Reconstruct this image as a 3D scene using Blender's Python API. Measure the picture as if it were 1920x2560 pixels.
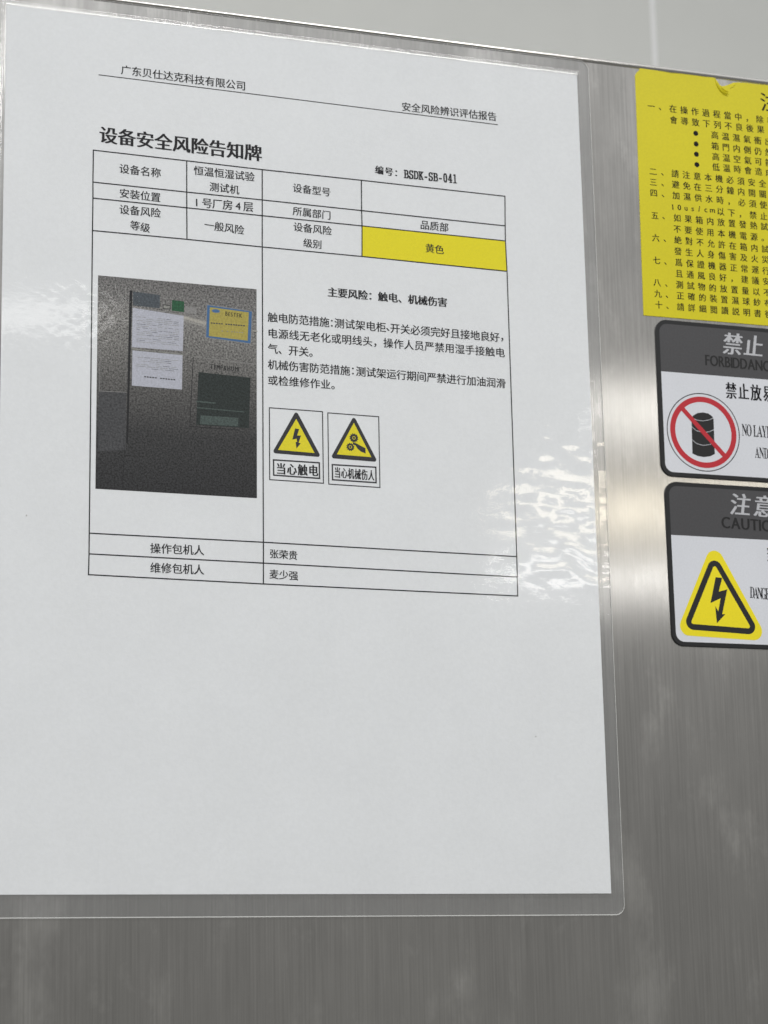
import bpy, bmesh, math, random
from mathutils import Matrix, Vector, noise

S = bpy.context.scene
for o in list(bpy.data.objects):
    bpy.data.objects.remove(o)
COL = S.collection
Z0 = 1.75            # height of the notice paper's top edge (m); paper's left top corner is at x = 0
MM = 0.001

# ------------------------------------------------------------------ camera
cd = bpy.data.cameras.new('camera')
cam = bpy.data.objects.new('camera', cd)
COL.objects.link(cam)
cam.matrix_world = Matrix.Translation((-0.12186, -0.71960, Z0 - 0.33839)) @ Matrix((((0.94461, -0.051907, -0.324063), (-0.327525, -0.212099, -0.920729), (-0.020941, 0.975869, -0.217352)))).to_4x4()
cd.sensor_fit = 'VERTICAL'
cd.sensor_height = 36.0
cd.lens = 36.0 * 5740.0 / 2560.0
cd.clip_start = 0.01
cd.clip_end = 50
cd.dof.use_dof = True
cd.dof.focus_distance = 0.765
cd.dof.aperture_fstop = 24
S.camera = cam

# ------------------------------------------------------------------ room light
S.view_settings.view_transform = 'Standard'
S.view_settings.look = 'None'
S.view_settings.exposure = 0.0
S.view_settings.gamma = 1.0
S.view_settings.use_curve_mapping = False
S.cycles.use_denoising = True
S.cycles.denoiser = 'OPENIMAGEDENOISE'
S.cycles.denoising_prefilter = 'ACCURATE'
S.cycles.denoising_input_passes = 'RGB_ALBEDO_NORMAL'
S.cycles.use_adaptive_sampling = False
S.cycles.max_bounces = 8
S.cycles.transparent_max_bounces = 12
S.cycles.sample_clamp_indirect = 3.0

W = bpy.data.worlds.new('World')
S.world = W
W.use_nodes = True
nt = W.node_tree
for n in list(nt.nodes): nt.nodes.remove(n)
out = nt.nodes.new('ShaderNodeOutputWorld')
bg = nt.nodes.new('ShaderNodeBackground')
tc = nt.nodes.new('ShaderNodeTexCoord')
sep = nt.nodes.new('ShaderNodeSeparateXYZ')
mr = nt.nodes.new('ShaderNodeMapRange')
mr.inputs['From Min'].default_value = -0.5
mr.inputs['From Max'].default_value = 0.6
cr = nt.nodes.new('ShaderNodeValToRGB')
e = cr.color_ramp.elements
e[0].position = 0.0;  e[0].color = (0.18, 0.178, 0.17, 1)
e[1].position = 1.0;  e[1].color = (0.85, 0.85, 0.84, 1)
for p, c in ((0.455, (0.19, 0.188, 0.18, 1)), (0.60, (0.23, 0.23, 0.227, 1)), (0.72, (0.27, 0.27, 0.268, 1)), (0.86, (0.30, 0.30, 0.30, 1))):
    k = e.new(p); k.color = c
nt.links.new(tc.outputs['Generated'], sep.inputs[0])
nt.links.new(sep.outputs['Z'], mr.inputs['Value'])
nt.links.new(mr.outputs[0], cr.inputs[0])
nt.links.new(cr.outputs[0], bg.inputs['Color'])
bg.inputs['Strength'].default_value = 1.0
nt.links.new(bg.outputs[0], out.inputs[0])

def lamp(x, y, z, sx, sy, power, color=(1, 1, 1)):
    ld = bpy.data.lights.new('ceiling_and_fill_lamp', 'AREA')
    ld.shape = 'RECTANGLE'; ld.size = sx; ld.size_y = sy
    ld.energy = power; ld.color = color
    lo = bpy.data.objects.new('ceiling_and_fill_lamp', ld)
    lo.location = (x, y, z)                       # points straight down, as a ceiling fitting does
    COL.objects.link(lo)
# rows of fluorescent ceiling fittings in front of the cabinet, plus added overhead fill
for x, y, sx, sy, p, c in (
        (0.78, -3.95, 0.25, 0.22, 0.8, (1.0, 0.99, 0.97)),  # small fitting seen in the laminate's left side
        (2.84, -4.18, 1.2, 0.30, 12, (1.0, 0.97, 0.92)),    # rows seen along the laminate's right side and the steel strip
        (3.00, -5.36, 1.2, 0.30, 13.5, (1.0, 0.91, 0.74)),
        (3.40, -6.40, 1.2, 0.30, 16, (1.0, 0.98, 0.95)),
        (0.6, -1.30, 1.2, 0.30, 20, (1.0, 0.99, 0.97)),     # unseen overhead lamps added for diffuse light, above the view
        (-0.9, -1.30, 1.2, 0.30, 20, (1.0, 0.99, 0.97)),
        (-0.9, -2.6, 1.2, 0.30, 23, (1.0, 0.99, 0.97))):
    lamp(x, y, 2.9, sx, sy, p, c)


# ------------------------------------------------------------------ helpers
def world(p, d):
    """(mm right, mm down) on the cabinet front, d mm proud of it -> metres"""
    return Vector((p[0] * MM, -d * MM, Z0 - p[1] * MM))

def new_mat(name, color, rough=0.5, metal=0.0, spec=0.5):
    m = bpy.data.materials.new(name); m.use_nodes = True
    b = m.node_tree.nodes['Principled BSDF']
    b.inputs['Base Color'].default_value = (*color, 1)
    b.inputs['Roughness'].default_value = rough
    b.inputs['Metallic'].default_value = metal
    b.inputs['Specular IOR Level'].default_value = spec
    return m

def grain(m, color, amt, scale, detail=2.0, stretch=(1, 1, 1), amt2=0.0, scale2=60):
    """procedural mottling of a base colour: print grain, dirt"""
    t = m.node_tree; b = t.nodes['Principled BSDF']
    co = t.nodes.new('ShaderNodeTexCoord'); mp = t.nodes.new('ShaderNodeMapping')
    mp.inputs['Scale'].default_value = stretch
    t.links.new(co.outputs['Object'], mp.inputs[0])
    n = t.nodes.new('ShaderNodeTexNoise'); n.inputs['Scale'].default_value = scale; n.inputs['Detail'].default_value = detail
    t.links.new(mp.outputs[0], n.inputs['Vector'])
    r = t.nodes.new('ShaderNodeMapRange')
    r.inputs['From Min'].default_value = 0.3; r.inputs['From Max'].default_value = 0.7
    r.inputs['To Min'].default_value = 1 - amt; r.inputs['To Max'].default_value = 1 + amt
    t.links.new(n.outputs['Fac'], r.inputs['Value'])
    n2 = t.nodes.new('ShaderNodeTexNoise'); n2.inputs['Scale'].default_value = scale2; n2.inputs['Detail'].default_value = 3
    t.links.new(mp.outputs[0], n2.inputs['Vector'])
    r2 = t.nodes.new('ShaderNodeMapRange')
    r2.inputs['From Min'].default_value = 0.3; r2.inputs['From Max'].default_value = 0.7
    r2.inputs['To Min'].default_value = 1 - amt2; r2.inputs['To Max'].default_value = 1 + amt2
    t.links.new(n2.outputs['Fac'], r2.inputs['Value'])
    mu = t.nodes.new('ShaderNodeMath'); mu.operation = 'MULTIPLY'
    t.links.new(r.outputs[0], mu.inputs[0]); t.links.new(r2.outputs[0], mu.inputs[1])
    v = t.nodes.new('ShaderNodeVectorMath'); v.operation = 'SCALE'
    v.inputs[0].default_value = color
    t.links.new(mu.outputs[0], v.inputs['Scale'])
    t.links.new(v.outputs[0], b.inputs['Base Color'])
    return m

def bump(m, scale, strength, dist, stretch=(1, 1, 1), detail=2.0):
    t = m.node_tree; b = t.nodes['Principled BSDF']
    co = t.nodes.new('ShaderNodeTexCoord'); mp = t.nodes.new('ShaderNodeMapping')
    mp.inputs['Scale'].default_value = stretch
    t.links.new(co.outputs['Object'], mp.inputs[0])
    n = t.nodes.new('ShaderNodeTexNoise'); n.inputs['Scale'].default_value = scale; n.inputs['Detail'].default_value = detail
    t.links.new(mp.outputs[0], n.inputs['Vector'])
    bp = t.nodes.new('ShaderNodeBump'); bp.inputs['Strength'].default_value = strength; bp.inputs['Distance'].default_value = dist
    t.links.new(n.outputs['Fac'], bp.inputs['Height'])
    t.links.new(bp.outputs[0], b.inputs['Normal'])
    return m

class MB:
    """collects faces given in mm on the cabinet front; build() links them as one mesh object"""
    def __init__(s): s.v = []; s.f = []; s.mi = []
    def poly(s, pts, d, mi=0):
        i = len(s.v)
        s.v += [world(p, d) for p in pts]
        a = sum(pts[k][0] * pts[(k + 1) % len(pts)][1] - pts[(k + 1) % len(pts)][0] * pts[k][1] for k in range(len(pts)))
        ids = list(range(i, i + len(pts)))
        s.f.append(ids if a < 0 else ids[::-1]); s.mi.append(mi)      # faces look away from the cabinet
    def ring(s, a, b, d, mi=0):
        n = len(a)
        for k in range(n):
            s.poly([a[k], a[(k + 1) % n], b[(k + 1) % n], b[k]], d, mi)
    def line(s, pts, w, d, mi=0):
        for a, b in zip(pts, pts[1:]):
            dx, dy = b[0] - a[0], b[1] - a[1]; L = math.hypot(dx, dy)
            ux, uy = dx / L, dy / L; nx, ny = -uy * w / 2, ux * w / 2; ex, ey = ux * w / 2, uy * w / 2
            s.poly([(a[0] - ex + nx, a[1] - ey + ny), (b[0] + ex + nx, b[1] + ey + ny), (b[0] + ex - nx, b[1] + ey - ny), (a[0] - ex - nx, a[1] - ey - ny)], d, mi)
    def prism(s, pts, d0, d1, bev=0.0, mi=0, back=True):
        """a plate from depth d0 to d1 (mm proud), front edge bevelled by bev"""
        c = (sum(p[0] for p in pts) / len(pts), sum(p[1] for p in pts) / len(pts))
        a = sum(pts[k][0] * pts[(k + 1) % len(pts)][1] - pts[(k + 1) % len(pts)][0] * pts[k][1] for k in range(len(pts)))
        if a > 0: pts = pts[::-1]
        n = len(pts); i = len(s.v)
        inn = inset(pts, bev) if bev else pts
        s.v += [world(p, d0) for p in pts] + [world(p, d1 - bev) for p in pts]
        if bev: s.v += [world(p, d1) for p in inn]
        top = i + (2 if bev else 1) * n
        for k in range(n):
            k2 = (k + 1) % n
            s.f.append([i + k, i + k2, i + n + k2, i + n + k]); s.mi.append(mi)
            if bev: s.f.append([i + n + k, i + n + k2, i + 2 * n + k2, i + 2 * n + k]); s.mi.append(mi)
        s.f.append([top + k for k in range(n)]); s.mi.append(mi)
        if back: s.f.append([i + k for k in range(n)][::-1]); s.mi.append(mi)
    def build(s, name, mats, parent=None, smooth=False):
        me = bpy.data.meshes.new(name)
        me.from_pydata([tuple(v) for v in s.v], [], s.f)
        for m in (mats if isinstance(mats, (list, tuple)) else [mats]): me.materials.append(m)
        for p, k in zip(me.polygons, s.mi): p.material_index = k; p.use_smooth = smooth
        me.update()
        return link(name, me, parent)

def link(name, me, parent=None):
    o = bpy.data.objects.new(name, me); COL.objects.link(o)
    if parent:
        o.parent = parent
        bpy.context.view_layer.update()
        o.matrix_parent_inverse = parent.matrix_world.inverted()
    return o

def thing(name, label, cat, p):
    o = bpy.data.objects.new(name, None); COL.objects.link(o)
    o.location = world(p, 0); o.empty_display_size = 0.02
    o['label'] = label; o['category'] = cat
    bpy.context.view_layer.update()
    return o

def inset(pts, r):
    n = len(pts); out_ = []
    a = sum(pts[k][0] * pts[(k + 1) % n][1] - pts[(k + 1) % n][0] * pts[k][1] for k in range(n))
    sg = 1 if a > 0 else -1
    for k in range(n):
        p0, p1, p2 = Vector(pts[k - 1]), Vector(pts[k]), Vector(pts[(k + 1) % n])
        e1 = (p1 - p0).normalized(); e2 = (p2 - p1).normalized()
        n1 = Vector((-e1.y, e1.x)) * sg; n2 = Vector((-e2.y, e2.x)) * sg
        m = (n1 + n2); m = m / max(m.dot(n1), 0.3)
        out_.append(tuple(p1 + m * r))
    return out_

def fillet(pts, r, seg=8):
    """round the corners of a convex polygon"""
    n = len(pts); out_ = []
    rr = r if isinstance(r, (list, tuple)) else [r] * n
    for k in range(n):
        p0, p1, p2 = Vector(pts[k - 1]), Vector(pts[k]), Vector(pts[(k + 1) % n])
        if rr[k] <= 0: out_.append(tuple(p1)); continue
        a = (p0 - p1).normalized(); b = (p2 - p1).normalized()
        half = a.angle(b) / 2
        t = rr[k] / math.tan(half)
        c = p1 + (a + b).normalized() * (rr[k] / math.sin(half))
        s0 = p1 + a * t - c; s1 = p1 + b * t - c
        ang = s0.angle_signed(s1)
        for q in range(seg + 1):
            th = -ang * q / seg
            out_.append((c.x + s0.x * math.cos(th) - s0.y * math.sin(th), c.y + s0.x * math.sin(th) + s0.y * math.cos(th)))
    return out_

def swell(cs, r, seg=10):
    """outline at distance r round a convex polygon, corners round"""
    n = len(cs); out_ = []
    a = sum(cs[k][0] * cs[(k + 1) % n][1] - cs[(k + 1) % n][0] * cs[k][1] for k in range(n))
    if a < 0: cs = cs[::-1]
    for k in range(n):
        p0, p1, p2 = Vector(cs[k - 1]), Vector(cs[k]), Vector(cs[(k + 1) % n])
        e1 = (p1 - p0).normalized(); e2 = (p2 - p1).normalized()
        t0 = math.atan2(-e1.x, e1.y); t1 = math.atan2(-e2.x, e2.y)
        while t1 < t0: t1 += 2 * math.pi
        for q in range(seg + 1):
            t = t0 + (t1 - t0) * q / seg
            out_.append((p1.x + r * math.cos(t), p1.y + r * math.sin(t)))
    return out_

def circle(c, r, n=48, ry=None, rot=0.0):
    ry = ry or r
    o = []
    for k in range(n):
        t = 2 * math.pi * k / n
        x, y = r * math.cos(t), ry * math.sin(t)
        o.append((c[0] + x * math.cos(rot) - y * math.sin(rot), c[1] + x * math.sin(rot) + y * math.cos(rot)))
    return o

# ------------------------------------------------------------------ lettering
_g = {}
def glyph(ch, off):
    """outline of one character as triangles, em = 1, centred on its em box"""
    k = (ch, off)
    if k not in _g:
        cu = bpy.data.curves.new('glyph', 'FONT'); cu.body = ch; cu.resolution_u = 3; cu.offset = off
        ob = bpy.data.objects.new('glyph', cu); COL.objects.link(ob)
        bpy.context.view_layer.update()
        me = bpy.data.meshes.new_from_object(ob.evaluated_get(bpy.context.evaluated_depsgraph_get()))
        V = [(v.co.x, v.co.y) for v in me.vertices]; F = [list(p.vertices) for p in me.polygons]
        bpy.data.objects.remove(ob); bpy.data.curves.remove(cu); bpy.data.meshes.remove(me)
        xs = [v[0] for v in V] or [0, 0.5]
        _g[k] = (V, F, min(xs), max(xs))
    return _g[k]

SERIF = {**{chr(65 + i): chr(0x1D400 + i) for i in range(26)}}
MONO = {**{chr(65 + i): chr(0x1D670 + i) for i in range(26)}, **{chr(48 + i): chr(0x1D7F6 + i) for i in range(10)}}
PUNCT = '：，。、'
def lettering(mb, style, text, A, B, em, wf, d):
    """characters spread from centre A to centre B (mm on the cabinet front)"""
    n = len(text); dx, dy = B[0] - A[0], B[1] - A[1]
    th = math.atan2(dy, dx) if n > 1 else 0.0
    ux, uy = math.cos(th), math.sin(th)
    # each style: list of (outline offset, x shift) passes
    passes = {'song': [(0.0, -0.014), (0.0, 0.014)], 'songb': [(0.0, -0.034), (0.0, 0.0), (0.0, 0.034)],
              'hei': [(0.0, -0.018), (0.0, 0.018)], 'heib': [(0.0, -0.035), (0.0, 0.0), (0.0, 0.035)], 'heil': [(0.0, -0.01), (0.0, 0.01)], 'heavyi': [(0.0, -0.03), (0.0, 0.0), (0.0, 0.03)], 'latinb': [(0.0, -0.035), (0.0, 0.0), (0.0, 0.035)],
              'latinm': [(0.0, -0.02), (0.0, 0.02)], 'latin': [(0.0, -0.018), (0.0, 0.018)], 'serif': [(0.0, 0.0)], 'mono': [(0.0, -0.045), (0.0, 0.0), (0.0, 0.045)]}[style]
    sh = 0.16 if style == 'heavyi' else 0.0
    latin = style in ('latin', 'latinb', 'latinm', 'serif', 'mono')
    prop = style in ('latinb', 'latinm', 'serif')
    if prop:       # proportional spacing: advance widths scaled to fill A..B
        ws = [0.32 if c == ' ' else glyph(SERIF.get(c, c) if style == 'serif' else c, 0)[3] - glyph(SERIF.get(c, c) if style == 'serif' else c, 0)[2] + 0.08 for c in text]
        cen = []; x = 0
        for w in ws: cen.append(x + w / 2); x += w
        span = cen[-1] - cen[0]
        L = math.hypot(dx, dy)
        pos = [L * (c - cen[0]) / span for c in cen]
    else:
        pos = [math.hypot(dx, dy) * k / max(n - 1, 1) for k in range(n)]
    for k, ch in enumerate(text):
        if ch == ' ': continue
        gch = SERIF.get(ch, ch) if style == 'serif' else MONO.get(ch, ch) if style == 'mono' else ch
        for pi, (off, sx) in enumerate(passes):
            V, F, x0, x1 = glyph(gch, off)
            isl = latin or ord(ch) < 128
            cx = (x0 + x1) / 2 if isl else 0.5
            cy = 0.345 if latin else 0.37 if isl else 0.38
            e = em
            base = len(mb.v)
            for (gx, gy) in V:
                lx = ((gx - cx) + sx + sh * (gy - cy)) * e * wf
                ly = -(gy - cy) * e
                px = A[0] + ux * (pos[k] + lx) - uy * ly
                py = A[1] + uy * (pos[k] + lx) + ux * ly
                mb.v.append(world((px, py), d + pi * 0.012))
            for f in F:
                a, b, c = (V[f[0]], V[f[1]], V[f[2]])
                ar = (b[0] - a[0]) * (c[1] - a[1]) - (b[1] - a[1]) * (c[0] - a[0])
                mb.f.append([base + q for q in (f if ar > 0 else f[::-1])]); mb.mi.append(0)

def write(group, part, d, mat, parent):
    """every text of a part name on one carrier becomes a part of its own"""
    res = []
    for g, pn, st, s, A, B, em, wf in TEXTS:
        if g == group and pn == part:
            mb = MB(); lettering(mb, st, s, A, B, em, wf, d)
            res.append(mb.build(part, mat, parent))
    return res

# ------------------------------------------------------------------ measured layout (mm right / down from the paper's left top corner)
TEXTS = [
    ('P', 'header_text', 'song', '广东贝仕达克科技有限公司', (41.25, 18.77), (81.92, 19.48), 3.7, 1),
    ('P', 'header_text', 'song', '安全风险辨识评估报告', (142.9, 20.29), (175.8, 20.11), 3.66, 1),
    ('P', 'title_text', 'songb', '设备安全风险告知牌', (35.26, 43.09), (86.13, 43.79), 6.36, 1),
    ('P', 'serial_number_text', 'songb', '编号：', (132.24, 45.26), (139.33, 45.64), 3.29, 1),
    ('P', 'serial_number_text', 'mono', 'BSDK-SB-041', (142.28, 45.41), (160.67, 45.39), 5.39, 0.58),
    ('P', 'cell_text', 'song', '设备名称', (40.82, 54.55), (51.72, 54.72), 3.64, 1),
    ('P', 'cell_text', 'song', '安装位置', (40.85, 63.32), (51.65, 63.54), 3.6, 1),
    ('P', 'cell_text', 'song', '设备风险', (40.87, 69.09), (51.65, 69.09), 3.59, 1),
    ('P', 'cell_text', 'song', '等级', (44.55, 74.41), (48.06, 74.73), 3.52, 1),
    ('P', 'cell_text', 'song', '恒温恒湿试验', (66.72, 52.46), (84.81, 52.66), 3.62, 1),
    ('P', 'cell_text', 'song', '测试机', (72.18, 57.77), (79.32, 57.96), 3.57, 1),
    ('P', 'cell_text', 'song', '一般风险', (70.31, 71.74), (80.94, 72.29), 3.55, 1),
    ('P', 'cell_text', 'song', '设备型号', (101.96, 55.11), (112.4, 55.4), 3.48, 1),
    ('P', 'cell_text', 'song', '所属部门', (101.84, 63.6), (112.35, 63.92), 3.5, 1),
    ('P', 'cell_text', 'song', '设备风险', (102.02, 69.33), (112.51, 69.58), 3.5, 1),
    ('P', 'cell_text', 'song', '级别', (105.46, 74.81), (108.89, 74.91), 3.44, 1),
    ('P', 'cell_text', 'song', '1号厂房4层', (65.95, 63.92), (84.22, 63.68), 3.84, 1),
    ('P', 'cell_text', 'song', '品质部', (148.77, 64.02), (156.0, 64.18), 3.62, 1),
    ('P', 'cell_text', 'song', '黄色', (150.45, 72.53), (154.02, 72.63), 3.57, 1),
    ('P', 'cell_text', 'song', '操作包机人', (51.66, 185.04), (66.34, 184.96), 3.67, 1),
    ('P', 'cell_text', 'song', '维修包机人', (51.66, 191.53), (66.32, 191.49), 3.66, 1),
    ('P', 'cell_text', 'song', '张荣贵', (92.09, 185.0), (98.69, 185.16), 3.3, 1),
    ('P', 'cell_text', 'song', '麦少强', (92.01, 191.92), (98.77, 192.09), 3.38, 1),
    ('P', 'risk_heading', 'songb', '主要风险：触电、机械伤害', (114.13, 91.86), (154.6, 91.97), 3.68, 1),
    ('P', 'body_text', 'song', '触电防范措施', (92.51, 102.71), (111.01, 102.84), 3.75, 1),
    ('P', 'body_text', 'song', '：', (114.64, 102.82), (114.64, 102.82), 3.78, 1),
    ('P', 'body_text', 'song', '测试架电柜', (116.42, 102.85), (131.62, 102.99), 3.78, 1),
    ('P', 'body_text', 'song', '、', (135.19, 102.52), (135.19, 102.52), 3.81, 1),
    ('P', 'body_text', 'song', '开关必须完好且接地良好', (136.76, 103.03), (174.0, 103.17), 3.81, 1),
    ('P', 'body_text', 'song', '，', (177.83, 102.69), (177.83, 102.69), 3.88, 1),
    ('P', 'body_text', 'song', '电源线无老化或明线头，操作人员严禁用湿手接触电', (92.44, 108.38), (175.81, 108.69), 3.73, 1),
    ('P', 'body_text', 'song', '气、开关。', (92.44, 113.85), (107.12, 114.01), 3.72, 1),
    ('P', 'body_text', 'song', '机械伤害防范措施', (92.38, 119.48), (118.2, 119.58), 3.71, 1),
    ('P', 'body_text', 'song', '：', (121.94, 119.35), (121.94, 119.35), 3.76, 1),
    ('P', 'body_text', 'song', '测试架运行期间严禁进行加油润滑', (123.9, 119.55), (175.72, 119.93), 3.76, 1),
    ('P', 'body_text', 'song', '或检维修作业。', (92.32, 124.98), (114.83, 124.98), 3.7, 1),
    ('P', 'symbol_caption', 'heib', '当心触电', (94.89, 155.64), (106.22, 155.63), 4.19, 0.84),
    ('P', 'symbol_caption', 'heib', '当心机械伤人', (114.81, 155.78), (126.9, 156.07), 4.0, 0.58),
    ('Y', 'heading_text', 'heil', '注意', (289.43, 1.32), (300.94, 0.96), 8.15, 1),
    ('Y', 'text_line', 'hei', '一', (239.73, 8.63), (239.73, 8.63), 3.28, 0.97),
    ('Y', 'text_line', 'hei', '、', (244.25, 8.34), (244.25, 8.34), 3.29, 0.97),
    ('Y', 'text_line', 'hei', '在操作過程當中，除非', (248.67, 8.64), (289.42, 8.7), 3.29, 0.97),
    ('Y', 'text_line', 'hei', '會導致下列不良後果', (248.68, 13.06), (284.96, 12.71), 3.29, 0.97),
    ('Y', 'text_line', 'hei', '高温濕氣衝出', (265.49, 17.16), (287.99, 17.37), 3.3, 0.97),
    ('Y', 'text_line', 'hei', '箱門内側仍然', (265.38, 21.5), (287.82, 21.6), 3.29, 0.97),
    ('Y', 'text_line', 'hei', '高温空氣可能', (265.39, 25.72), (287.65, 25.73), 3.28, 0.97),
    ('Y', 'text_line', 'hei', '低温時會造成', (265.25, 29.81), (287.5, 29.7), 3.28, 0.97),
    ('Y', 'text_line', 'hei', '二', (239.2, 34.33), (239.2, 34.33), 3.24, 0.97),
    ('Y', 'text_line', 'hei', '、', (243.9, 34.12), (243.9, 34.12), 3.24, 0.97),
    ('Y', 'text_line', 'hei', '請注意本機必須安全', (248.19, 34.24), (284.35, 34.36), 3.25, 0.97),
    ('Y', 'text_line', 'hei', '三', (239.09, 38.5), (239.09, 38.5), 3.23, 0.97),
    ('Y', 'text_line', 'hei', '、', (243.78, 38.3), (243.78, 38.3), 3.24, 0.97),
    ('Y', 'text_line', 'hei', '避免在三分鐘内開關', (248.16, 38.5), (284.23, 38.5), 3.24, 0.97),
    ('Y', 'text_line', 'hei', '四', (239.02, 42.66), (239.02, 42.66), 3.22, 0.97),
    ('Y', 'text_line', 'hei', '、', (243.7, 42.55), (243.7, 42.55), 3.23, 0.97),
    ('Y', 'text_line', 'hei', '加濕供水時，必須使', (248.13, 42.76), (284.21, 42.81), 3.23, 0.97),
    ('Y', 'text_line', 'hei', '以下，禁止', (266.14, 47.24), (284.13, 47.31), 3.25, 0.97),
    ('Y', 'text_line', 'hei', '五', (239.01, 51.44), (239.01, 51.44), 3.21, 0.97),
    ('Y', 'text_line', 'hei', '、', (243.49, 51.18), (243.49, 51.18), 3.21, 0.97),
    ('Y', 'text_line', 'hei', '如果箱内放置發熱試', (248.11, 51.48), (284.07, 51.37), 3.22, 0.97),
    ('Y', 'text_line', 'hei', '不要使用本機電源。', (247.87, 55.82), (283.99, 55.8), 3.21, 0.97),
    ('Y', 'text_line', 'hei', '六', (238.96, 60.09), (238.96, 60.09), 3.19, 0.97),
    ('Y', 'text_line', 'hei', '、', (243.52, 59.94), (243.52, 59.94), 3.2, 0.97),
    ('Y', 'text_line', 'hei', '絶對不允許在箱内試', (247.94, 60.08), (283.86, 60.22), 3.2, 0.97),
    ('Y', 'text_line', 'hei', '發生人身傷害及火災', (247.71, 64.4), (283.7, 64.36), 3.2, 0.97),
    ('Y', 'text_line', 'hei', '七', (238.86, 68.71), (238.86, 68.71), 3.18, 0.97),
    ('Y', 'text_line', 'hei', '、', (243.3, 68.72), (243.3, 68.72), 3.18, 0.97),
    ('Y', 'text_line', 'hei', '爲保證機器正常運行', (247.82, 68.73), (283.67, 68.7), 3.19, 0.97),
    ('Y', 'text_line', 'hei', '且通風良好，建議安', (247.73, 73.01), (283.51, 72.87), 3.18, 0.97),
    ('Y', 'text_line', 'hei', '八', (238.57, 77.21), (238.57, 77.21), 3.16, 0.97),
    ('Y', 'text_line', 'hei', '、', (243.2, 77.18), (243.2, 77.18), 3.17, 0.97),
    ('Y', 'text_line', 'hei', '測試物的放置量以不', (247.7, 77.29), (283.53, 77.19), 3.17, 0.97),
    ('Y', 'text_line', 'hei', '九', (238.74, 81.45), (238.74, 81.45), 3.15, 0.97),
    ('Y', 'text_line', 'hei', '、', (243.22, 81.43), (243.22, 81.43), 3.16, 0.97),
    ('Y', 'text_line', 'hei', '正確的裝置濕球紗布', (247.76, 81.45), (283.62, 81.32), 3.17, 0.97),
    ('Y', 'text_line', 'hei', '十', (238.86, 85.68), (238.86, 85.68), 3.15, 0.97),
    ('Y', 'text_line', 'hei', '、', (243.24, 85.63), (243.24, 85.63), 3.15, 0.97),
    ('Y', 'text_line', 'hei', '請詳細閲讀説明書後', (247.63, 85.76), (283.6, 85.53), 3.16, 0.97),
    ('Y', 'text_line', 'latin', '10us/cm', (246.5, 47.4), (262.75, 46.96), 3.03, 1),
    ('F', 'heading_text', 'heavyi', '禁止', (267.94, 98.33), (276.49, 98.49), 8.96, 0.9),
    ('F', 'subheading_text', 'latinb', 'FORBIDDANCE', (257.15, 105.32), (283.73, 105.79), 5.81, 0.72),
    ('F', 'warning_text', 'songb', '禁止放易', (266.17, 116.18), (281.32, 116.28), 6.62, 0.68),
    ('F', 'warning_text', 'serif', 'NO LAYING', (270.67, 130.64), (283.63, 130.91), 6.35, 0.46),
    ('F', 'warning_text', 'serif', 'AND', (275.36, 138.81), (279.03, 138.93), 5.86, 0.46),
    ('C', 'heading_text', 'heavyi', '注意', (267.38, 158.67), (276.81, 158.85), 8.67, 0.95),
    ('C', 'subheading_text', 'latinb', 'CAUTION', (261.03, 165.6), (281.72, 166.09), 6.03, 0.86),
    ('C', 'warning_text', 'serif', 'DANGER', (270.09, 190.72), (277.7, 191.09), 5.91, 0.46),
    ('C', 'warning_text', 'songb', '当', (278.64, 176.57), (278.64, 176.57), 5.75, 0.68),
]

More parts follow.
